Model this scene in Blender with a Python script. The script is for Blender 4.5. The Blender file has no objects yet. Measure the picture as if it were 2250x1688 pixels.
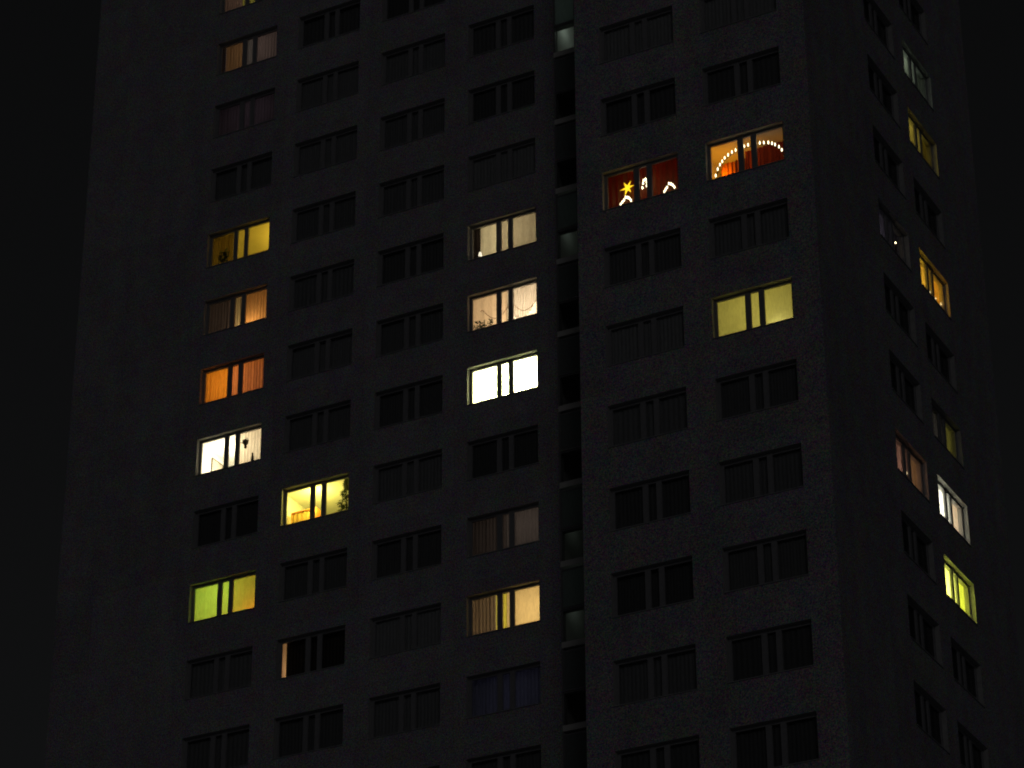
import bpy, bmesh, math, random
from mathutils import Vector, Matrix
random.seed(7)
S = bpy.context.scene
COL = S.collection
R = math.radians

# ------------------------------------------------------------------ measures (metres)
SILL0 = 37.752          # height of the sill line of storey 0 (fourteen storeys up)
CX, CY, CZ = 28.282, -77.243, 1.6
YAW, PITCH, ROLL, FPX = 0.49034, 0.49904, -0.005194, 6612.8
FH, WW, WH, PITCHX = 2.8, 2.646, 1.425, 3.6005
XA, XF, YH, D = -25.448, -7.153, 0.792, 4.7235
XL, XE, YB = -31.05, -8.05, 11.05      # left gable, edge of the projecting wing, rear wall
K0, K1 = -13, 14                       # storeys
ZG = 0.0
ZTOP = SILL0 - .9 + FH * (K1 + 1)
SX0, SW = -11.25, .84                  # stair window strip

# ------------------------------------------------------------------ camera
cd = bpy.data.cameras.new('camera'); cam = bpy.data.objects.new('camera', cd); COL.objects.link(cam)
S.camera = cam
f = Vector((-math.sin(YAW)*math.cos(PITCH), math.cos(YAW)*math.cos(PITCH), math.sin(PITCH)))
r0 = Vector((math.cos(YAW), math.sin(YAW), 0)); u0 = r0.cross(f)
rr = math.cos(ROLL)*r0 + math.sin(ROLL)*u0; uu = -math.sin(ROLL)*r0 + math.cos(ROLL)*u0
m = Matrix((rr, uu, -f)).transposed().to_4x4(); m.translation = (CX, CY, CZ)
cam.matrix_world = m
cd.sensor_width = 36; cd.lens = 36 * FPX / 2250
cd.clip_start = .5; cd.clip_end = 3000
cd.dof.use_dof = True; cd.dof.focus_distance = 42; cd.dof.aperture_fstop = 3.2   # slightly soft hand-held focus

# ------------------------------------------------------------------ sky and a stand-in for the street glow
w = bpy.data.worlds.new('World'); S.world = w; w.use_nodes = True
nt = w.node_tree; nt.nodes.clear()
SUN_AZ, SUN_EL = 33, 16                # to the right of the long front, low
sky = nt.nodes.new('ShaderNodeTexSky'); sky.sky_type = 'NISHITA'; sky.sun_disc = False
sky.sun_elevation = R(SUN_EL); sky.sun_rotation = R(180 - SUN_AZ)
hs = nt.nodes.new('ShaderNodeHueSaturation'); hs.inputs['Saturation'].default_value = .12
bg = nt.nodes.new('ShaderNodeBackground'); bg.inputs['Strength'].default_value = .0012
wo = nt.nodes.new('ShaderNodeOutputWorld')
nt.links.new(sky.outputs[0], hs.inputs['Color']); nt.links.new(hs.outputs[0], bg.inputs['Color'])
nt.links.new(bg.outputs[0], wo.inputs[0])
sd = bpy.data.lights.new('street_glow_standin', 'SUN'); sd.energy = .044; sd.angle = R(12); sd.color = (1, .97, 1.0)  # added distant lamp, stands in for the unseen street lights
so = bpy.data.objects.new('street_glow_standin', sd); COL.objects.link(so)
to_sun = Vector((math.sin(R(SUN_AZ))*math.cos(R(SUN_EL)), -math.cos(R(SUN_AZ))*math.cos(R(SUN_EL)), math.sin(R(SUN_EL))))
so.rotation_euler = to_sun.to_track_quat('Z', 'Y').to_euler(); so.location = (60, -80, 110)
S.view_settings.view_transform = 'Standard'; S.view_settings.look = 'None'
S.view_settings.exposure = 0; S.view_settings.gamma = 1
S.cycles.max_bounces = 6; S.cycles.transparent_max_bounces = 12
S.cycles.sample_clamp_indirect = 3
S.cycles.use_denoising = True

# ------------------------------------------------------------------ materials
def mat(name, col, rough=.8, noise=None, metal=0):
    m = bpy.data.materials.new(name); m.use_nodes = True
    n = m.node_tree; b = n.nodes['Principled BSDF']
    b.inputs['Base Color'].default_value = (*col, 1); b.inputs['Roughness'].default_value = rough
    b.inputs['Metallic'].default_value = metal
    if noise:
        sc, amt = noise
        tc = n.nodes.new('ShaderNodeTexCoord'); t = n.nodes.new('ShaderNodeTexNoise')
        t.inputs['Scale'].default_value = sc; t.inputs['Detail'].default_value = 5
        cr = n.nodes.new('ShaderNodeValToRGB')
        cr.color_ramp.elements[0].color = (*[c*(1-amt) for c in col], 1)
        cr.color_ramp.elements[1].color = (*[min(1, c*(1+amt)) for c in col], 1)
        cr.color_ramp.elements[0].position = .3; cr.color_ramp.elements[1].position = .7
        n.links.new(tc.outputs['Object'], t.inputs['Vector']); n.links.new(t.outputs['Fac'], cr.inputs['Fac'])
        n.links.new(cr.outputs[0], b.inputs['Base Color'])
    return m

def glow(name, col, s):
    m = bpy.data.materials.new(name); m.use_nodes = True
    b = m.node_tree.nodes['Principled BSDF']
    b.inputs['Base Color'].default_value = (*[c*.5 for c in col], 1)
    b.inputs['Emission Color'].default_value = (*col, 1); b.inputs['Emission Strength'].default_value = s
    return m

def concrete():
    """exposed-aggregate panels: speckle, per-panel tone, weather streaks, dark joints"""
    m = mat('exposed_aggregate_concrete', (.3, .3, .32), .9); n = m.node_tree; L = n.links
    b = n.nodes['Principled BSDF']; N = n.nodes.new
    tc = N('ShaderNodeTexCoord'); sep = N('ShaderNodeSeparateXYZ'); L.new(tc.outputs['Object'], sep.inputs[0])
    def math_(op, a, b_=None, v=None):
        q = N('ShaderNodeMath'); q.operation = op
        L.new(a, q.inputs[0]) if not isinstance(a, (int, float)) else setattr(q.inputs[0], 'default_value', a)
        if b_ is not None: L.new(b_, q.inputs[1])
        if v is not None: q.inputs[1].default_value = v
        return q.outputs[0]
    hx = math_('ADD', sep.outputs[0], sep.outputs[1])                  # runs along both fronts
    ux = math_('DIVIDE', math_('ADD', hx, v=25.925), v=PITCHX)
    uz = math_('DIVIDE', math_('SUBTRACT', sep.outputs[2], v=SILL0 - .9), v=FH)
    def joint(u, wd):
        fr = math_('FRACT', u); a = math_('LESS_THAN', fr, v=wd); c = math_('GREATER_THAN', fr, v=1-wd)
        return math_('MAXIMUM', a, c)
    jt = math_('MAXIMUM', joint(ux, .005), joint(uz, .006))
    cmb = N('ShaderNodeCombineXYZ'); L.new(math_('FLOOR', ux), cmb.inputs[0]); L.new(math_('FLOOR', uz), cmb.inputs[1])
    wn = N('ShaderNodeTexWhiteNoise'); wn.noise_dimensions = '3D'; L.new(cmb.outputs[0], wn.inputs['Vector'])
    sp = N('ShaderNodeTexNoise'); sp.inputs['Scale'].default_value = 21; sp.inputs['Detail'].default_value = 6
    sp.inputs['Roughness'].default_value = .8
    L.new(tc.outputs['Object'], sp.inputs['Vector'])
    mp = N('ShaderNodeMapping'); mp.inputs['Scale'].default_value = (1.2, 1.2, .22); L.new(tc.outputs['Object'], mp.inputs[0])
    st = N('ShaderNodeTexNoise'); st.inputs['Scale'].default_value = 1.0; st.inputs['Detail'].default_value = 4
    L.new(mp.outputs[0], st.inputs['Vector'])
    a = math_('MULTIPLY', math_('SUBTRACT', sp.outputs['Fac'], v=.5), v=2.6)
    c = math_('MULTIPLY', math_('SUBTRACT', wn.outputs['Value'], v=.5), v=.12)
    d = math_('MULTIPLY', math_('SUBTRACT', st.outputs['Fac'], v=.5), v=.45)
    t = math_('ADD', math_('ADD', math_('ADD', a, c), d), v=1)
    t = math_('MULTIPLY', t, math_('SUBTRACT', 1.0, math_('MULTIPLY', jt, v=.1)))
    mx = N('ShaderNodeVectorMath'); mx.operation = 'SCALE'; mx.inputs[0].default_value = (.30, .30, .325)
    L.new(t, mx.inputs['Scale'])
    # coloured pebbles: the three channels wander apart a little, finely and in broad patches
    def tint(scale, amt):
        q = N('ShaderNodeTexNoise'); q.inputs['Scale'].default_value = scale; q.inputs['Detail'].default_value = 3
        L.new(tc.outputs['Object'], q.inputs['Vector'])
        e = N('ShaderNodeVectorMath'); e.operation = 'MULTIPLY_ADD'; e.inputs[1].default_value = (amt,)*3; e.inputs[2].default_value = (1-amt/2,)*3
        L.new(q.outputs['Color'], e.inputs[0]); return e.outputs[0]
    m1 = N('ShaderNodeVectorMath'); m1.operation = 'MULTIPLY'; L.new(mx.outputs[0], m1.inputs[0]); L.new(tint(21, 3.8), m1.inputs[1])
    m2 = N('ShaderNodeVectorMath'); m2.operation = 'MULTIPLY'; L.new(m1.outputs[0], m2.inputs[0]); L.new(tint(1.6, .7), m2.inputs[1])
    m3 = N('ShaderNodeVectorMath'); m3.operation = 'MAXIMUM'; L.new(m2.outputs[0], m3.inputs[0]); m3.inputs[1].default_value = (.04, .04, .045)
    L.new(m3.outputs[0], b.inputs['Base Color'])
    bp = N('ShaderNodeBump'); bp.inputs['Strength'].default_value = .4; bp.inputs['Distance'].default_value = .02
    L.new(sp.outputs['Fac'], bp.inputs['Height']); L.new(bp.outputs[0], b.inputs['Normal'])
    return m

def glass():
    m = bpy.data.materials.new('window_glass'); m.use_nodes = True; n = m.node_tree; n.nodes.clear()
    t = n.nodes.new('ShaderNodeBsdfTransparent'); t.inputs[0].default_value = (.93, .95, .93, 1)
    g = n.nodes.new('ShaderNodeBsdfGlossy'); g.inputs['Roughness'].default_value = .02
    fr = n.nodes.new('ShaderNodeFresnel'); fr.inputs[0].default_value = 1.45
    x = n.nodes.new('ShaderNodeMixShader'); o = n.nodes.new('ShaderNodeOutputMaterial')
    n.links.new(fr.outputs[0], x.inputs[0]); n.links.new(t.outputs[0], x.inputs[1]); n.links.new(g.outputs[0], x.inputs[2])
    n.links.new(x.outputs[0], o.inputs[0])
    return m

_cl = {}
def cloth(col, sheer=0.):
    """curtain cloth: lets lamp light glow through; sheer = share that one sees straight through"""
    key = (tuple(round(c, 3) for c in col), sheer)
    if key in _cl: return _cl[key]
    m = bpy.data.materials.new('curtain_cloth'); m.use_nodes = True; n = m.node_tree; n.nodes.clear()
    tc = n.nodes.new('ShaderNodeTexCoord'); no = n.nodes.new('ShaderNodeTexNoise')
    mp = n.nodes.new('ShaderNodeMapping'); mp.inputs['Scale'].default_value = (5, 5, 1.2)
    n.links.new(tc.outputs['Object'], mp.inputs[0]); n.links.new(mp.outputs[0], no.inputs['Vector'])
    cr = n.nodes.new('ShaderNodeValToRGB')
    cr.color_ramp.elements[0].position = .3; cr.color_ramp.elements[1].position = .7
    cr.color_ramp.elements[0].color = (*[c*.88 for c in col], 1); cr.color_ramp.elements[1].color = (*[min(1, c*1.06) for c in col], 1)
    n.links.new(no.outputs['Fac'], cr.inputs[0])
    d = n.nodes.new('ShaderNodeBsdfDiffuse'); t = n.nodes.new('ShaderNodeBsdfTranslucent')
    n.links.new(cr.outputs[0], d.inputs[0]); n.links.new(cr.outputs[0], t.inputs[0])
    x = n.nodes.new('ShaderNodeMixShader'); x.inputs[0].default_value = .65
    n.links.new(d.outputs[0], x.inputs[1]); n.links.new(t.outputs[0], x.inputs[2])
    out = x
    if sheer:
        tr = n.nodes.new('ShaderNodeBsdfTransparent'); y = n.nodes.new('ShaderNodeMixShader')
        y.inputs[0].default_value = sheer
        n.links.new(x.outputs[0], y.inputs[1]); n.links.new(tr.outputs[0], y.inputs[2]); out = y
    o = n.nodes.new('ShaderNodeOutputMaterial'); n.links.new(out.outputs[0], o.inputs[0])
    _cl[key] = m
    return m

M = dict(wall=concrete(), frame=mat('painted_window_frame', (.24, .24, .25), .5, (9, .1)), glass=glass(),
         reveal=mat('painted_reveal', (.36, .36, .355), .85, (6, .12)), sill=mat('zinc_sill', (.3, .31, .32), .45, (12, .15)), plaster=mat('white_plaster', (.72, .71, .68), .9, (2.5, .05)),
         slab=mat('painted_ceiling', (.7, .69, .66), .95, (3, .05)), roof=mat('roof_felt', (.06, .06, .065), .95, (3, .3)),
         frosted=cloth((.5, .55, .54)), dark=mat('dark_wood', (.03, .022, .016), .7, (20, .4)),
         leaf=mat('leaf', (.035, .06, .02), .7, (15, .3)), clay=mat('terracotta', (.2, .08, .04), .8, (20, .2)),
         bounce_ground=mat('bounce_ground', (.78, .8, .84), .7, (.4, .08)), asphalt=mat('pale_road', (.3, .3, .31), .6, (6, .25)),  # unseen ground made pale so that it bounces light upwards
         pave=mat('pale_paving', (.55, .55, .57), .9, (3, .2)), wood=mat('orange_wood', (.5, .17, .04), .6, (9, .2)),
         red=mat('red_cloth', (.45, .05, .04), .9, (7, .3)), brass=mat('brass', (.5, .36, .12), .35, (9, .1), 1),
         paint=mat('picture_canvas', (.4, .36, .3), .8, (5, .3)))

# ------------------------------------------------------------------ helpers
def link(name, me, mt, parent=None):
    o = bpy.data.objects.new(name, me); COL.objects.link(o)
    if mt and me is not None and not me.materials: me.materials.append(mt)
    if parent: o.parent = parent
    return o
def tag(o, label=None, cat=None, group=None, kind=None):
    if label: o['label'] = label
    if cat: o['category'] = cat
    if group: o['group'] = group
    if kind: o['kind'] = kind
    return o
def box(bm, x0, x1, y0, y1, z0, z1):
    v = [bm.verts.new(p) for p in ((x0,y0,z0),(x1,y0,z0),(x1,y1,z0),(x0,y1,z0),(x0,y0,z1),(x1,y0,z1),(x1,y1,z1),(x0,y1,z1))]
    for q in ((0,3,2,1),(4,5,6,7),(0,1,5,4),(1,2,6,5),(2,3,7,6),(3,0,4,7)): bm.faces.new([v[i] for i in q])
def quad(bm, *p): bm.faces.new([bm.verts.new(q) for q in p])
def mesh(name, fn, smooth=False):
    bm = bmesh.new(); fn(bm); me = bpy.data.meshes.new(name)
    bm.to_mesh(me); bm.free()
    if smooth:
        for p in me.polygons: p.use_smooth = True
    return me
def tube(bm, pts, r, n=8, cap=True):
    rings = []
    for i, p in enumerate(pts):
        p = Vector(p); a = Vector(pts[max(0, i-1)]); b = Vector(pts[min(len(pts)-1, i+1)])
        t = (b-a).normalized(); s = t.cross(Vector((0,1,0)) if abs(t.y) < .9 else Vector((1,0,0))).normalized(); q = t.cross(s)
        rad = r[i] if isinstance(r, (list, tuple)) else r
        rings.append([bm.verts.new(p + rad*(math.cos(6.2832*k/n)*s + math.sin(6.2832*k/n)*q)) for k in range(n)])
    for a, b in zip(rings, rings[1:]):
        for k in range(n): bm.faces.new((a[k], a[(k+1)%n], b[(k+1)%n], b[k]))
    if cap: bm.faces.new(rings[0][::-1]); bm.faces.new(rings[-1])
def lathe(bm, prof, c=(0,0,0), n=12): tube(bm, [(c[0], c[1], c[2]+z) for _, z in prof], [max(r, .0008) for r, _ in prof], n)

# ------------------------------------------------------------------ the ground
g = mesh('ground', lambda bm: quad(bm, (-700,-700,0), (700,-700,0), (700,700,0), (-700,700,0)))
tag(link('ground', g, M['bounce_ground']), kind='structure')  # invented pale cover, brightens the soffits from below
rd = mesh('road', lambda bm: quad(bm, (-300,-96,.004), (300,-96,.004), (300,-86,.004), (-300,-86,.004)))
tag(link('road', rd, M['asphalt']), kind='structure')
pv = mesh('pavement', lambda bm: box(bm, -300, 300, -86, -72, -.1, .12))
tag(link('pavement', pv, M['pave']), kind='structure')

# ------------------------------------------------------------------ the tower
tower = bpy.data.objects.new('apartment_tower', None); COL.objects.link(tower)
tag(tower, 'tall grey concrete panel apartment tower at night with scattered lit windows', 'apartment building')

def sill(k): return SILL0 + FH*k
COLS = {'A': XA, 'B': XA+PITCHX, 'C': XA+2*PITCHX, 'D': XA+3*PITCHX, 'F': XF, 'G': XF+PITCHX, 'H': YH, 'J': YH+PITCHX}
def wmat(c, k):
    """matrix of a window: local x along the wall, y inwards, z up from the sill"""
    if c in 'ABCD': return Matrix.Translation((COLS[c], 0, sill(k)))
    if c in 'FG': return Matrix.Translation((COLS[c], -D, sill(k)))
    return Matrix.Translation((0, COLS[c], sill(k))) @ Matrix.Rotation(R(90), 4, 'Z')
TW = .35
def facade(bm, mtx, X0, X1, Z0, Z1, holes):
    """wall sheet with outer and inner skin and lined openings; holes = (x0,x1,z0,z1)"""
    xs = sorted({X0, X1, *[h[0] for h in holes], *[h[1] for h in holes]})
    zs = sorted({Z0, Z1, *[h[2] for h in holes], *[h[3] for h in holes]})
    def P(x, y, z): return mtx @ Vector((x, y, z))
    byx = {}
    for h in holes: byx.setdefault((h[0], h[1]), []).append(h)
    for xa, xb in zip(xs, xs[1:]):
        mx = (xa+xb)/2
        hs = sorted([h for k, v in byx.items() if k[0] < mx < k[1] for h in v], key=lambda h: h[2])
        z = Z0; spans = []
        for h in hs:
            if h[2] > z + 1e-6: spans.append((z, h[2]))
            z = h[3]
        spans.append((z, Z1))
        for za, zb in spans:
            for y in (0, TW):
                q = [P(xa,y,za), P(xb,y,za), P(xb,y,zb), P(xa,y,zb)]
                quad(bm, *(q if y == 0 else q[::-1]))
    bm.faces.ensure_lookup_table(); nf = len(bm.faces)
    for x0, x1, z0, z1 in holes:
        quad(bm, P(x0,0,z0), P(x0,0,z1), P(x0,TW,z1), P(x0,TW,z0)); quad(bm, P(x1,0,z1), P(x1,0,z0), P(x1,TW,z0), P(x1,TW,z1))
        quad(bm, P(x0,0,z0), P(x0,TW,z0), P(x1,TW,z0), P(x1,0,z0)); quad(bm, P(x0,0,z1), P(x1,0,z1), P(x1,TW,z1), P(x0,TW,z1))
    bm.faces.ensure_lookup_table()
    for fc in bm.faces[nf:]: fc.material_index = 1
KS = range(K0, K1+1)
ZP = ZTOP + .7
def build_wall(bm):
    fr = [(COLS[c], COLS[c]+WW, sill(k), sill(k)+WH) for c in 'ABCD' for k in KS]
    fr += [(SX0, SX0+SW, sill(k)+.25, sill(k)+3.02) for k in KS if k < K1]
    facade(bm, Matrix.Identity(4), XL, XE, ZG, ZP, fr)
    facade(bm, Matrix.Translation((0, -D, 0)), XE, 0, ZG, ZP, [(COLS[c], COLS[c]+WW, sill(k), sill(k)+WH) for c in 'FG' for k in KS])
    facade(bm, Matrix.Rotation(R(90), 4, 'Z'), -D, YB, ZG, ZP, [(COLS[c], COLS[c]+WW, sill(k), sill(k)+WH) for c in 'HJ' for k in KS])
    # flank of the wing, left gable, rear
    quad(bm, (XE,0,ZG), (XE,-D,ZG), (XE,-D,ZP), (XE,0,ZP))
    quad(bm, (XL,YB,ZG), (XL,0,ZG), (XL,0,ZP), (XL,YB,ZP)); quad(bm, (0,YB,ZG), (XL,YB,ZG), (XL,YB,ZP), (0,YB,ZP))
me = mesh('wall', build_wall); link('wall', me, M['wall'], tower); me.materials.append(M['reveal'])
def build_roof(bm):
    box(bm, XL+.36, -.36, .36, YB-.02, ZTOP, ZTOP+.15); box(bm, XE+.02, -.36, -D+.36, .36, ZTOP, ZTOP+.15)
    box(bm, -18, -10, 3, 9, ZTOP+.15, ZTOP+3.2)
link('roof', mesh('roof', build_roof), M['roof'], tower)
def build_slabs(bm):
    for k in KS:
        z = sill(k) - .9
        box(bm, XL+.02, -.02, .02, YB-.02, z-.2, z); box(bm, XE+.02, -.02, -D+.02, .018, z-.2, z)
    z = ZTOP; box(bm, XL+.02, -.02, .02, YB-.02, z-.2, z-.01); box(bm, XE+.02, -.02, -D+.02, .018, z-.2, z-.01)
link('floor_slab', mesh('floor_slab', build_slabs), M['slab'], tower)
def build_part(bm):
    for k in KS:
        a, b = sill(k)-.9, sill(k)+1.7
        for i in range(5): x = XA-.4775+PITCHX*i; box(bm, x-.06, x+.06, .03, 5.2, a+.003, b-.003)
        box(bm, XA-.41, SX0-.36, 5.2, 5.3, a+.003, b-.003)
        for x in (XF-.43, XF+PITCHX-.4775, XF+2*PITCHX-.43): box(bm, x-.05, x+.05, -D+.03, .0, a+.003, b-.003)
        box(bm, XE+.05, -.36, .02, .14, a+.003, b-.003)
        for y in (YH-.4775, YH+PITCHX-.4775, YH+2*PITCHX-.43): box(bm, -5, -.03, y-.05, y+.05, a+.003, b-.003)
        box(bm, -5.1, -5.0, YH-.5, YH+2*PITCHX-.3, a+.003, b-.003)
        box(bm, SX0-.3, XE-.1, 3.4, 3.5, a+.003, b-.003)
link('partition_wall', mesh('partition_wall', build_part), M['plaster'], tower)

# window meshes, shared by every window
FY0, FY1 = .16, .235
def frame_fn(bm, w=WW, h=WH, mull=((1.03, 1.20), (1.48, 1.645)), e=.09):
    box(bm, .002, e, FY0, FY1, .002, h-.002); box(bm, w-e, w-.002, FY0, FY1, .002, h-.002)
    xs = [e] + [v for mm in mull for v in mm] + [w-e]
    for a, b in mull: box(bm, a, b, FY0-.004, FY1, .002, h-.002)
    for a, b in zip(xs[::2], xs[1::2]):
        box(bm, a, b, FY0+.004, FY1-.004, .002, e); box(bm, a, b, FY0+.004, FY1-.004, h-e, h-.002)
        # thin casement rebate
        box(bm, a, a+.012, FY0+.016, FY1-.01, e, h-e); box(bm, b-.012, b, FY0+.016, FY1-.01, e, h-e)
ME_FRAME = mesh('window', frame_fn); ME_FRAME.materials.append(M['frame'])
def pane_mesh(a, b): return mesh('pane', lambda bm: quad(bm, (a,.2,.09), (b,.2,.09), (b,.2,WH-.09), (a,.2,WH-.09)))
ME_PANES = [pane_mesh(.09, 1.03), pane_mesh(1.2, 1.48), pane_mesh(1.645, WW-.09)]
for p in ME_PANES: p.materials.append(M['glass'])
ME_SILL = mesh('window_sill', lambda bm: box(bm, -.02, WW+.02, -.035, .158, -.02, .008)); ME_SILL.materials.append(M['sill'])

def in_frame(mtx):
    for p in ((0,0,0), (WW,0,0), (0,0,WH), (WW,0,WH)):
        d = (mtx @ Vector(p)) - Vector((CX, CY, CZ)); z = d.dot(f)
        u = 1125 + FPX*d.dot(rr)/z; v = 844 - FPX*d.dot(uu)/z
        if -4 < u < 2254 and -4 < v < 1692: return True
    return False
WIN = {}
rest = bmesh.new(); rest_glass = bmesh.new()
for c in 'ABCDFGHJ':
    for k in KS:
        mx = wmat(c, k)
        if in_frame(mx):
            o = link('window', ME_FRAME, None, tower); o.matrix_world = mx
            for p in ME_PANES: link('pane', p, None, o)
            link('window_sill', ME_SILL, None, o)
            WIN[c, k] = o
        else:
            a = bmesh.new(); frame_fn(a); a.transform(mx); t = bpy.data.meshes.new('t'); a.to_mesh(t); a.free()
            rest.from_mesh(t); bpy.data.meshes.remove(t)
            for x0, x1 in ((.09, 1.03), (1.2, 1.48), (1.645, WW-.09)):
                quad(rest_glass, *[mx @ Vector(q) for q in ((x0,.2,.09), (x1,.2,.09), (x1,.2,WH-.09), (x0,.2,WH-.09))])
for b_, nm, mt in ((rest, 'window_frames', 'frame'), (rest_glass, 'window_panes', 'glass')):
    me = bpy.data.meshes.new(nm); b_.to_mesh(me); b_.free(); tag(link(nm, me, M[mt], tower), kind='stuff')

# stair windows: dark clear light above, pale frosted panel below
def stair_frame(bm):
    w, h = SW, 2.77
    box(bm, .002, .05, .05, .11, .002, h-.002); box(bm, w-.05, w-.002, .05, .11, .002, h-.002)
    for a, b in ((.002, .05), (1.30, 1.37), (h-.05, h-.002)): box(bm, .05, w-.05, .054, .106, a, b)
ME_ST = mesh('stair_window', stair_frame); ME_ST.materials.append(M['frame'])
ME_STP = mesh('pane', lambda bm: quad(bm, (.05,.08,1.37), (SW-.05,.08,1.37), (SW-.05,.08,2.72), (.05,.08,2.72))); ME_STP.materials.append(M['glass'])
ME_STF = mesh('frosted_panel', lambda bm: box(bm, .05, SW-.05, .07, .085, .05, 1.30)); ME_STF.materials.append(M['frosted'])
for k in range(-2, 11):
    o = link('stair_window', ME_ST, None, tower); o.location = (SX0, 0, sill(k)+.25)
    link('pane', ME_STP, None, o); link('frosted_panel', ME_STF, None, o)

# ------------------------------------------------------------------ rooms behind the windows
CAMP = Vector((CX, CY, CZ))
def seen(c, k, xa, za, d):
    """point d metres behind the wall face on the line of sight through (xa, za) of the opening (a measuring aid)"""
    mx = wmat(c, k); p = mx @ Vector((xa, 0, za)); l = mx.inverted() @ CAMP; q = Vector((xa, 0, za))
    v = q - l; return q + v * (d / v.y)
def room_lamp(c, k, pos, power, col, rad=.12):
    ld = bpy.data.lights.new('lamp_light', 'POINT'); ld.energy = power; ld.color = col; ld.shadow_soft_size = rad
    o = bpy.data.objects.new('lamp_light', ld); COL.objects.link(o); o.parent = tower
    o.matrix_world = wmat(c, k) @ Matrix.Translation(pos)
    return o
def curtain(c, k, x0, x1, col, d=.42, z0=-.12, z1=1.62, sheer=0., fold=.02, per=.13, shape=None, name='curtain', label=None):
    def fn(bm):
        n = max(6, int((x1-x0)/.022)); ph = random.random()*6; prev = None
        for i in range(n+1):
            x = x0 + (x1-x0)*i/n
            y = d + fold*math.sin(6.2832*x/per + ph) + fold*.5*math.sin(6.2832*x/(per*2.7) + ph*2)
            lo = shape(x) if shape else z0
            a, b = bm.verts.new((x, y, lo)), bm.verts.new((x, y, z1))
            if prev: bm.faces.new((prev[0], a, b, prev[1]))
            prev = (a, b)
    o = link(name, mesh(name, fn, True), cloth(col, sheer), WIN[c, k])
    if label: o['label'] = label
    return o
def put(o, c, k, pos):
    o.matrix_world = wmat(c, k) @ Matrix.Translation(pos); return o

def win_label(c, k, s): WIN[c, k]['label'] = s
# (column, storey): [(x, y, z), power, colour]; powers tuned to the photograph
LAMPS = {
 'A11': [((1.3,1.6,1.0), 3, (1,.6,.2))],
 'A10': [((1.3,1.6,1.0), 3, (1,.6,.35))],
 'A9':  [((1.3,1.6,1.0), 1, (1,.6,.6))],
 'A7':  [((2.2,1.9,.9), 12, (1,.7,.08))],
 'A6':  [((1.7,.9,.15), 6, (1,.55,.15))],
 'A5':  [((.7,1.5,.9), 20, (1,.45,.06))],
 'A4':  [((.5,1.4,1.1), 120, (1,.93,.75))],
 'A2':  [((.9,1.6,1.0), 24, (.75,1,.1)), ((2.3,.85,-.3), 22, (1,.22,.02))],
 'B3':  [((.7,1.0,1.2), 80, (1,.95,.35))],
 'B1':  [((.2,1.6,.8), 12, (1,.5,.2))],
 'D6':  [((1.3,1.6,.9), 14, (1,.8,.45))],
 'D5':  [((1.9,1.5,.3), 30, (1,.75,.45))],
 'D4':  [((1.3,1.3,.9), 150, (1,1,.75))],
 'D2':  [((1.9,1.6,.9), 2, (1,.75,.7))],
 'D1':  [((2.1,1.5,.6), 24, (1,.7,.25))],
 'D0':  [((1.3,1.6,.6), .8, (.5,.55,1))],
 'F5':  [((1.2,1.6,.9), 3, (1,.2,.06))],
 'G5':  [((.15,1.15,.75), 14, (1,.42,.04))],
 'G3':  [((1.2,1.8,.8), 21, (1,.95,.3)), ((1.95,.72,.1), 4.5, (1,1,.55))],
 'J8':  [((1.2,1.2,.9), 5, (.8,1,.75))],
 'J7':  [((1.0,1.2,.9), 5, (1,.8,.1))],
 'H5':  [((1.3,1.2,.7), 1, (.9,.7,1))],
 'J5':  [((1.5,1.2,.8), 16, (1,.5,.08))],
 'J3':  [((1.9,1.2,.8), 1.5, (1,.85,.2))],
 'H2':  [((1.6,1.2,.7), 5, (1,.5,.25))],
 'J2':  [((1.2,1.2,.9), 40, (1,.95,.65))],
 'J1':  [((1.2,1.2,.8), 70, (.9,1,.15))],
}
# colour balance of each lamp
CAL = {"A11": [4.295, 7.278, 16.766], "A10": [3.297, 4.508, 8.014], "A9": [1.893, 3.04, 3.533], "A7": [3.552, 3.122, 1.933], "A6": [5.232, 6.887, 11.752], "A5": [1.95, 1.901, 1.611], "A4": [1.162, 1.083, 0.891], "A2": [1.231, 1.517, 1.624], "B3": [1.458, 1.309, 0.64], "D6": [3.763, 3.939, 4.355], "D5": [3.965, 4.083, 4.172], "D2": [2.135, 2.359, 2.16155], "D1": [2.01, 1.987, 2.213], "D0": [1.918, 1.742, 1.74], "F5": [2.173, 0.13, 0.025], "G5": [1.585, 1.309, 0.185], "G3": [1.331, 1.131, 0.741], "J8": [2.974, 2.906, 2.792], "J7": [4.804, 4.523, 5.072], "H5": [3.458, 4.215, 3.711], "J5": [7.039, 8.416, 3.071], "J3": [8.82, 10.245, 17.767], "H2": [7.774, 8.253, 10.631], "J2": [3.379, 3.42, 3.917], "J1": [2.665, 2.383, 3.087], "D4": [12, 12, 8]}
for key, ls in LAMPS.items():
    c, k = key[0], int(key[1:])
    for pos, pw, col in ls:
        cal = CAL.get(key, (1, 1, 1)); e = [pw*a*b for a, b in zip(col, cal)]; mxe = max(e)
        room_lamp(c, k, pos, mxe, [q/mxe for q in e])
for k, pw in ((9, 1.8), (6, .45), (2, .2), (1, .4)):      # landings with a dim light
    ld = bpy.data.lights.new('lamp_light', 'POINT'); ld.energy = pw; ld.color = (.8, 1, .85); ld.shadow_soft_size = .1
    o = bpy.data.objects.new('lamp_light', ld); COL.objects.link(o); o.parent = tower; o.location = (SX0+.3, 1.2, sill(k)+.9)

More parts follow.
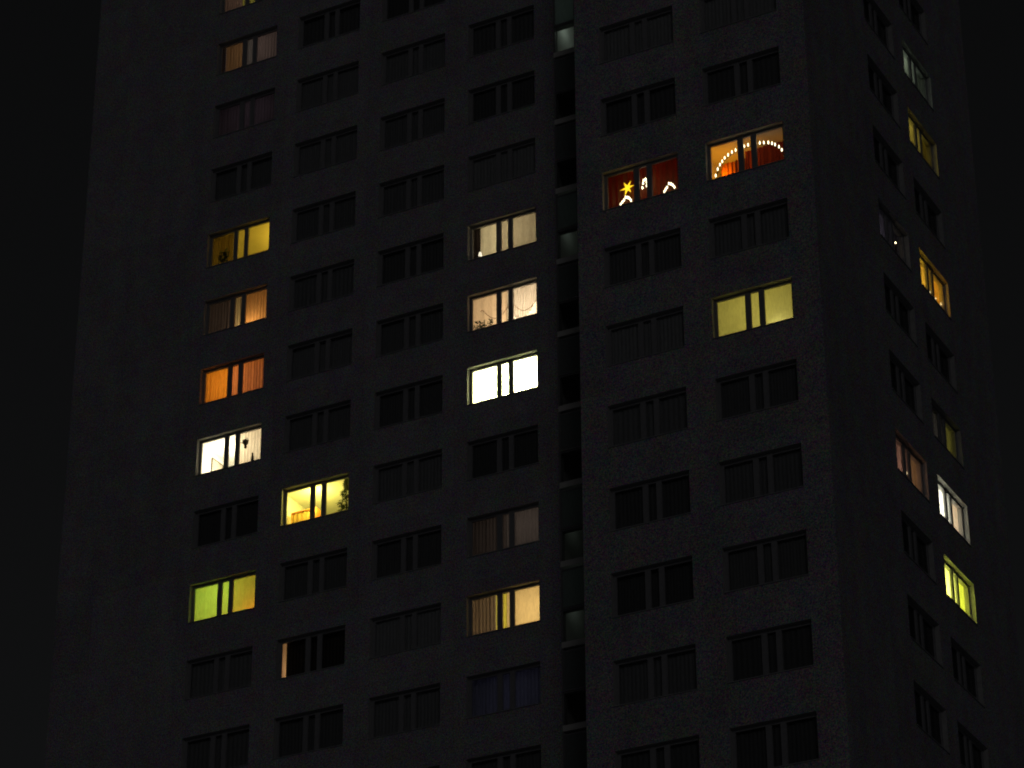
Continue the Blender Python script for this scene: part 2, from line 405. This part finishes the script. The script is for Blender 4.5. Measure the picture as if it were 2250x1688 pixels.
# storey 11 / 10 / 9 of the left column
curtain('A',11, -.2, .75, (.35,.2,.18)); curtain('A',11, .75, 1.5, (.5,.42,.1)); curtain('A',11, 1.5, 2.85, (.12,.1,.1))
win_label('A',11, 'dimly lit window with a reddish and a yellowish curtain half')
curtain('A',10, -.35, .12, (.06,.05,.05)); curtain('A',10, .12, .85, (.5,.3,.12)); curtain('A',10, .85, 1.3, (.25,.24,.2)); curtain('A',10, 1.3, 2.85, (.3,.24,.2))
win_label('A',10, 'dim window, brown glow in the left casement')
curtain('A',9, -.35, 2.85, (.35,.25,.28)); win_label('A',9, 'barely lit window with pinkish curtain')
# A7: bare right casement, dim curtain and plant on the left
curtain('A',7, -.35, .85, (.16,.11,.06), sheer=.08); win_label('A',7, 'yellow lit window, bright only in its right casement')
# A6
curtain('A',6, -.35, .92, (.13,.11,.15)); curtain('A',6, .92, 1.3, (.5,.42,.3)); curtain('A',6, 1.3, 2.85, (.6,.32,.14))
win_label('A',6, 'window with brown curtains glowing from below on the right')
# A5
curtain('A',5, -.35, -.02, (.03,.02,.02), per=.1); curtain('A',5, -.02, .93, (.9,.6,.3), fold=.035, per=.12); curtain('A',5, .93, 2.85, (.8,.5,.75), fold=.035, per=.12)
win_label('A',5, 'window with glowing orange folded curtains')
# A4
curtain('A',4, 1.32, 2.85, (.85,.72,.6), sheer=.1, fold=.01); win_label('A',4, 'very bright white window with a cream right casement')
# A2
curtain('A',2, -.1, 1.3, (.8,.8,.6), fold=.004, per=.3); curtain('A',2, 1.3, 2.85, (.8,.64,.45), fold=.004, per=.3); win_label('A',2, 'yellow green window, orange towards its lower right')
# B3
win_label('B',3, 'bright yellow window with shelves and a tree inside')
# B1
curtain('B',1, .13, 2.9, (.012,.012,.014), fold=.01).data.materials[0] = M['dark']; win_label('B',1, 'dark window with one thin orange slit of light at its left edge')
# D6
curtain('D',6, -.35, .27, (.02,.015,.015), d=.44, shape=None); curtain('D',6, .27, 1.0, (.75,.68,.55), fold=.008, per=.3); curtain('D',6, 1.0, 2.85, (.47,.41,.33), fold=.008, per=.3)
win_label('D',6, 'beige lit window, dark curtain at its left edge')
# D5
curtain('D',5, -.35, 1.3, (.72,.58,.46), fold=.008, per=.3)
def scallop(x):
    t = (x - 1.36)/1.0; return .35 + .42 - .55*math.sin(math.pi*min(1, max(0, t)))**.8
curtain('D',5, 1.3, 2.6, (.62,.52,.48), sheer=.45, fold=.035, per=.085, shape=scallop, label='curtain with a scalloped lower edge')
curtain('D',5, 1.3, 2.6, (.97,.93,.93), d=.5, fold=.004, per=.3)
win_label('D',5, 'peach lit window with pleated scalloped curtain at right')
# D4
curtain('D',4, -.35, 2.85, (.95,.95,.9), fold=.006, per=.3); win_label('D',4, 'brightest window, overexposed white blind')
# D2, D1, D0
curtain('D',2, -.35, 1.25, (.36,.3,.28)); curtain('D',2, 1.25, 2.85, (.5,.44,.42)); win_label('D',2, 'very dim mauve window')
curtain('D',1, -.35, .85, (.26,.22,.25)); curtain('D',1, .85, 1.25, (.9,.95,.25)); curtain('D',1, 1.25, 2.85, (.85,.75,.6), fold=.006, per=.3)
win_label('D',1, 'window with warm yellow right casement and dull brown left one')
curtain('D',0, -.1, 2.6, (.4,.4,.45)); win_label('D',0, 'window with a faint bluish blind')
# F5, G5, G3
curtain('F',5, -.35, 1.2, (.34,.2,.13), fold=.03, d=.6, per=.21); curtain('F',5, 1.2, 2.95, (.34,.23,.12), fold=.03, d=.6, per=.21); win_label('F',5, 'red glowing window with a star and candle arches')
win_label('G',5, 'orange and red window filled by a large arch of lights')
def cut(x): return -.12 if x > .25 else .08 - .7*(x)
curtain('G',3, -.1, 2.9, (.8,.8,.62), fold=.003, per=.5); win_label('G',3, 'pale yellow green window, brightest at its lower right')
# side face
curtain('J',8, 2.1, 3.05, (.3,.3,.3)); win_label('J',8, 'dim greenish white side window, topmost lit one of the side')
curtain('J',7, 2.1, 3.05, (.4,.36,.2)); win_label('J',7, 'dim yellow side window, second lit one from the top')
curtain('H',5, -.2, 2.9, (.3,.26,.3), sheer=.1); win_label('H',5, 'nearly dark side window with one small candle light')
curtain('J',5, 1.0, 2.1, (.3,.25,.3), sheer=.1, fold=.03); curtain('J',5, 2.1, 3.05, (.85,.6,.5), sheer=.1, fold=.03); win_label('J',5, 'orange side window with candle lights on its sill')
curtain('J',3, -.2, 2.1, (.08,.07,.14)); curtain('J',3, 2.1, 3.05, (.5,.45,.2)); win_label('J',3, 'very faint olive side window')
curtain('H',2, 0, 2.1, (.22,.19,.2), sheer=.1, fold=.03); curtain('H',2, 2.1, 3.05, (.5,.45,.3), sheer=.1, fold=.03); win_label('H',2, 'reddish brown side window')
curtain('J',2, .2, 2.15, (.9,.9,.88), fold=.006); curtain('J',2, 2.15, 3.05, (.8,.62,.5), fold=.006, per=.3); win_label('J',2, 'cream white side window')
curtain('J',1, .2, 2.15, (.9,.93,.75), fold=.006); curtain('J',1, 2.15, 3.05, (.8,.85,.3), fold=.006, per=.3); win_label('J',1, 'bright yellow green side window, lowest lit one of the side')
# unlit windows with pale curtains drawn
for c, k in (('D',7), ('F',3), ('C',1), ('G',7), ('F',7)):
    if (c, k) in WIN: curtain(c, k, .02, 2.62, (.8,.8,.84), d=.27, z0=.03, z1=1.4, fold=.012)
PALE = {('D',7), ('F',3), ('C',1), ('G',7), ('F',7)}
rng = random.Random(5)
for (c, k) in WIN:      # net curtains added to lift the tone of the dark rooms
    if c + str(k) in LAMPS or (c, k) in PALE: continue
    v = rng.uniform(.28, .68)
    curtain(c, k, .02, 2.62, (v, v, v*1.06), d=rng.uniform(.27, .33), fold=.012, per=rng.choice((.1, .13, .17)))

# ------------------------------------------------------------------ things in the windows
BULB = glow('bulb_light', (1, .84, .52), 3.6); DIMB = glow('dim_bulb_light', (1, .5, .12), 1.2)
ME_BULB = mesh('candle_bulb', lambda bm: lathe(bm, [(.002,-.055),(.018,-.045),(.025,0),(.018,.045),(.001,.075)], n=8), True); ME_BULB.materials.append(BULB)
ME_BULBS = mesh('candle_bulb', lambda bm: lathe(bm, [(.002,-.045),(.022,-.04),(.03,0),(.02,.04),(.001,.065)], n=8), True); ME_BULBS.materials.append(BULB)
ME_DIM = mesh('candle_bulb', lambda bm: lathe(bm, [(.002,-.035),(.015,-.03),(.018,0),(.012,.03),(.001,.05)], n=8), True); ME_DIM.materials.append(DIMB)

def rootobj(name, label, cat, c, k, pos, group=None):
    o = bpy.data.objects.new(name, None); COL.objects.link(o); put(o, c, k, pos)
    return tag(o, label, cat, group)

def arch(c, k, pts, base, name, label, mes=None, legs=True, grp=None):
    """wooden light arch; pts are bulb places (x, z) relative to base"""
    o = rootobj(name, label, 'candle arch', c, k, base, grp)
    link('arch_frame', mesh('arch_frame', lambda bm: tube(bm, [(x, .012, z-.055) for x, z in pts], .012, 6)), M['dark'], o)
    if legs: link('base', mesh('base', lambda bm: box(bm, pts[0][0]-.05, pts[-1][0]+.05, -.03, .05, -.004, .03)), M['dark'], o)
    for i, (x, z) in enumerate(pts):
        b = link('candle_bulb', (mes[i] if mes else ME_BULB), None, o); b.location = (x, 0, z)
    return o
# big arch of G5 on the inner sill (bulb places measured in the opening)
BP = [(.317,.12),(.395,.335),(.475,.475),(.557,.574),(.645,.67),(.763,.743),(.898,.81),(1.025,.838),(1.17,.87),(1.316,.892),(1.45,.9),(1.6,.895),(1.726,.879),(1.842,.854),(1.977,.82),(2.128,.774),(2.25,.71),(2.345,.633),(2.47,.515),(2.56,.373),(2.63,.14)]
dG = .3; s0 = seen('G',5,0,0,dG)
arch('G',5, [(seen('G',5,x,z,dG).x, seen('G',5,x,z,dG).z) for x, z in BP], (0, dG, 0), 'light_arch',
     'large arch of small white lights spanning the orange window', mes=[ME_BULB]*20+[ME_DIM], legs=False)
def cluster(c, k, pts, d, label, mes=None):
    q = [seen(c, k, x, z, d) for x, z in pts]
    bx = sum(v.x for v in q)/len(q)
    return arch(c, k, [(v.x-bx, v.z) for v in q], (bx, d, 0), 'candle_arch', label, mes=[ME_BULBS]*len(q), grp='candle arches in the red window')
cluster('F',5, [(.63,.06),(.69,.13),(.75,.18),(.81,.27),(.88,.24),(.94,.19),(.99,.10)], .28, 'small candle arch under the yellow star in the red window')
cluster('F',5, [(2.15,.07),(2.2,.14),(2.25,.2),(2.32,.32),(2.39,.28),(2.45,.22),(2.5,.13)], .28, 'small candle arch at the right side of the red window')
cluster('F',5, [(1.40,.44),(1.43,.6),(1.45,.7),(1.52,.72),(1.55,.6),(1.55,.47)], .42, 'narrow upright candle arch in the slim middle casement of the red window')
# star lantern
p = seen('F',5,.877,.60,.32)
star = rootobj('star_lantern', 'yellow glowing paper star hanging in the red window', 'star lantern', 'F', 5, p)
def starfn(bm):
    dirs = [(math.cos(R(a)), math.sin(R(a))) for a in (8, 62, 118, 186, 250, 302)]
    lens = (.25, .27, .27, .27, .30, .24)
    for (dx, dz), L in zip(dirs, lens):
        d = Vector((dx, 0, dz)); s = Vector((-dz, 0, dx)); base = [s*.055, Vector((0,-.055,0)), -s*.055, Vector((0,.055,0))]
        vs = [bm.verts.new(b + d*.03) for b in base]; tip = bm.verts.new(d*L)
        for i in range(4): bm.faces.new((vs[i], vs[(i+1)%4], tip))
    for sy in (-1, 1):
        tip = bm.verts.new((0, sy*.2, 0)); vs = [bm.verts.new((.05*math.cos(a), 0, .05*math.sin(a))) for a in (0, 1.57, 3.14, 4.71)]
        for i in range(4): bm.faces.new((vs[i], vs[(i+1)%4], tip))
link('star_body', mesh('star_body', starfn), glow('star_paper', (1, .62, .02), 1.5), star)
link('cord', mesh('cord', lambda bm: tube(bm, [(0,0,.03), (0,0,.9)], .004, 5)), M['dark'], star)
# red furniture / drapes behind the big arch
def shelf_fn(bm, w=1.5, h=1.9, n=4):
    box(bm, 0, .04, 0, .3, 0, h); box(bm, w-.04, w, 0, .3, 0, h); box(bm, .04, w-.04, .27, .3, 0, h)
    for i in range(n+1): z = i*(h-.04)/n; box(bm, .04, w-.04, 0, .27, z, z+.04)
curtain('G',5, .95, 2.75, (.36,.08,.06), d=.95, z1=1.36, z0=-.2, fold=.03, label='red curtain')
curtain('G',5, .12, .95, (.4,.13,.03), d=.95, z1=1.12, z0=-.2, fold=.03, shape=None)

def table_lamp(c, k, xa, d, label, s=3, r=.06, h=.13):
    p = seen(c, k, xa, .08, d)
    o = rootobj('table_lamp', label, 'lamp', c, k, (p.x, d, 0))
    z = p.z
    link('shade', mesh('shade', lambda bm: lathe(bm, [(r*1.1, z), (r*.6, z+h)], n=12), True), glow('lamp_shade', (1, .88, .7), s), o)
    link('foot', mesh('foot', lambda bm: lathe(bm, [(.05, .0), (.045, .02), (.012, .03), (.012, z)], n=10)), M['brass'], o)
table_lamp('D',6, .49, .30, 'small white lamp on the sill at the lower left of the beige window', 1.2)
table_lamp('D',4, 1.78, .30, 'small glaring lamp on the sill of the overexposed window', 12, .05, .1)
# candles on the side
def candle(c, k, xa, za, d, label, h=.09, r=.02, grp=None, s=8):
    p = seen(c, k, xa, za, d)
    o = rootobj('candle', label, 'candle', c, k, (p.x, d, 0), grp)
    link('candle_stick', mesh('candle_stick', lambda bm: lathe(bm, [(r, 0), (r*.9, p.z)], n=8)), M['clay'], o)
    link('flame', mesh('flame', lambda bm: lathe(bm, [(.003, p.z), (r, p.z+h*.35), (r*.7, p.z+h*.7), (.002, p.z+h)], n=8), True), glow('candle_flame', (1, .8, .45), s), o)
candle('H',5, 1.35, .36, .25, 'single white candle light in the nearly dark side window', .10, .03, s=6)
for i, (xa, za, sz, tx) in enumerate(((.95,.30,.2,'tallest candle light'), (.75,.05,.1,'short candle light left of the tallest one'), (1.25,.06,.1,'short candle light right of the tallest one'), (1.75,.08,.16,'rightmost candle light'))):
    candle('J',5, xa, za, .26, tx + ' on the sill of the orange side window', sz, .03, s=(4, 2, 1.5, 1)[i], grp='candles in the orange side window')
candle('H',2, .75, .12, .26, 'small pale candle light on the sill of the reddish side window', .14, .03, s=1.2)

# plants, ornaments
def foliage(bm, n, rx, rz, ry, size, z0=0, droop=0):
    for _ in range(n):
        a, b, t = random.uniform(-1, 1), random.uniform(-1, 1), random.uniform(-1, 1)
        if a*a+b*b+t*t > 1: continue
        p = Vector((a*rx, t*ry, z0 + b*rz)); d = Vector((random.gauss(0,1), random.gauss(0,.6), random.gauss(.2,1))).normalized()
        s = d.cross(Vector((0,1,0))).normalized()*size*.3; e = d*size
        bm.faces.new([bm.verts.new(q) for q in (p, p+e*.5+s, p+e, p+e*.5-s)])
def plant(c, k, xa, d, label, rx=.18, rz=.25, n=120, size=.12, h=None, name='potted_plant', cat='plant', zc=None):
    p = seen(c, k, xa, .0, d)
    o = rootobj(name, label, cat, c, k, (p.x, d, 0))
    lift = p.z
    link('pot', mesh('pot', lambda bm: lathe(bm, [(.06, 0), (.085, .11 + lift*.3)], n=12)), M['clay'], o)
    link('foliage', mesh('foliage', lambda bm: foliage(bm, n, rx, rz, .1, size, (zc if zc is not None else lift+rz))), M['leaf'], o)
    link('stem', mesh('stem', lambda bm: tube(bm, [(0,0,.1), (.02,0,lift+rz*.6)], .01, 6)), M['dark'], o)
    return o
plant('A',7, .75, .3, 'dark bushy houseplant on the sill of the left casement of the yellow window', .2, .28, 200)
plant('D',5, .45, .3, 'spiky sill plant in the left casement of the peach window', .28, .14, 90, .1)
plant('D',5, .88, .32, 'small dark plant near the mullion of the peach window', .09, .13, 60, .08)
plant('D',5, 1.95, .3, 'tiny sill plant under the scalloped curtain', .08, .05, 30, .05)
# conifer in B3
p = seen('B',3, 2.5, 0, .5)
tr = rootobj('christmas_tree', 'dark green tree at the right edge of the bright yellow window', 'tree', 'B', 3, (p.x, .62, -.9))
def treefn(bm):
    random.seed(11)
    for i in range(1500):
        t = random.random(); z = .5 + 2.0*t; rad = .55*(1-t)**.8*random.uniform(.4, 1)*(.75+.35*math.sin(z*17)); a = random.random()*6.283
        p = Vector((rad*math.cos(a), rad*.6*math.sin(a), z)); d = Vector((math.cos(a), .6*math.sin(a), -.25+random.gauss(0,.3))).normalized()
        s = Vector((0,0,1)).cross(d).normalized()*.018
        bm.faces.new([bm.verts.new(q) for q in (p-s, p+s, p+d*.11)])
link('foliage', mesh('foliage', treefn), M['leaf'], tr)
link('trunk', mesh('trunk', lambda bm: tube(bm, [(0,0,0), (0,0,2.3)], [.035, .01], 8)), M['dark'], tr)
# bookcase in B3
bc = rootobj('bookcase', 'orange wooden bookcase inside the bright yellow window', 'bookcase', 'B', 3, (-.41, 1.25, -.9))
link('carcase', mesh('carcase', lambda bm: shelf_fn(bm, 1.0, 2.05, 5)), M['wood'], bc)
def books(bm):
    for i in range(5):
        x = .06; z = i*(2.01)/5+.042
        while x < .88:
            wd = random.uniform(.02, .06); h = random.uniform(.22, .33)
            box(bm, x, x+wd*.9, .03, .2, z, z+h); x += wd
link('books', mesh('books', books), mat('book_spines', (.4, .25, .08), .8, (30, .7)), bc)
# swag curtain low in B3
def swag(x): return -.2
curtain('B',3, -.3, .75, (.85,.6,.2), d=.5, z0=-.15, z1=.62, fold=.04, per=.17, sheer=.35, label='yellow half curtain with deep folds')
# picture and ornament in A4
pc = rootobj('picture', 'framed picture on the wall at the lower left of the brightest left window', 'picture', 'A', 4, (-.395, 1.5, .9))
link('picture_frame', mesh('picture_frame', lambda bm: (box(bm, 0, .03, 0, .03, 0, .6), box(bm, 0, .03, .67, .7, 0, .6), box(bm, 0, .03, .03, .67, 0, .03), box(bm, 0, .03, .03, .67, .57, .6))), M['dark'], pc)
link('canvas', mesh('canvas', lambda bm: box(bm, .004, .015, .03, .67, .03, .57)), M['paint'], pc)
p = seen('A',4, 2.02, .80, .3)
orn = rootobj('hanging_ornament', 'dark ornament hanging in the cream right casement of the white window', 'ornament', 'A', 4, p)
def ornfn(bm):
    lathe(bm, [(.005,-.22),(.05,-.2),(.045,-.1),(.1,-.02),(.11,.06),(.05,.12),(.004,.16)], n=10)
    foliage(bm, 60, .14, .1, .05, .08, .03)
link('ornament_body', mesh('ornament_body', ornfn), M['dark'], orn)
link('cord', mesh('cord', lambda bm: tube(bm, [(0,0,.15), (0,0,.55)], .004, 5)), M['dark'], orn)
p = seen('A',4, 2.33, .05, .3)
fg = rootobj('figurine', 'small dark standing figurine on the sill of the white window', 'figurine', 'A', 4, (p.x, .3, 0))
link('body', mesh('body', lambda bm: lathe(bm, [(.055,0),(.06,.1),(.05,p.z+.1),(.03,p.z+.2),(.035,p.z+.25),(.005,p.z+.31)], n=10), True), M['dark'], fg)
# garland across D5
def garl(bm):
    pts = []
    for i in range(40):
        x = .3 + 2.25*i/39; z = .98 - .48*abs(math.sin(math.pi*(x-.35)/1.12))
        pts.append((x, .38, z))
    tube(bm, pts, .012, 5)
gl = link('garland', mesh('garland', garl), M['clay']); gl.matrix_world = wmat('D', 5)
tag(gl, 'thin dark garland swinging across the peach window', 'garland')
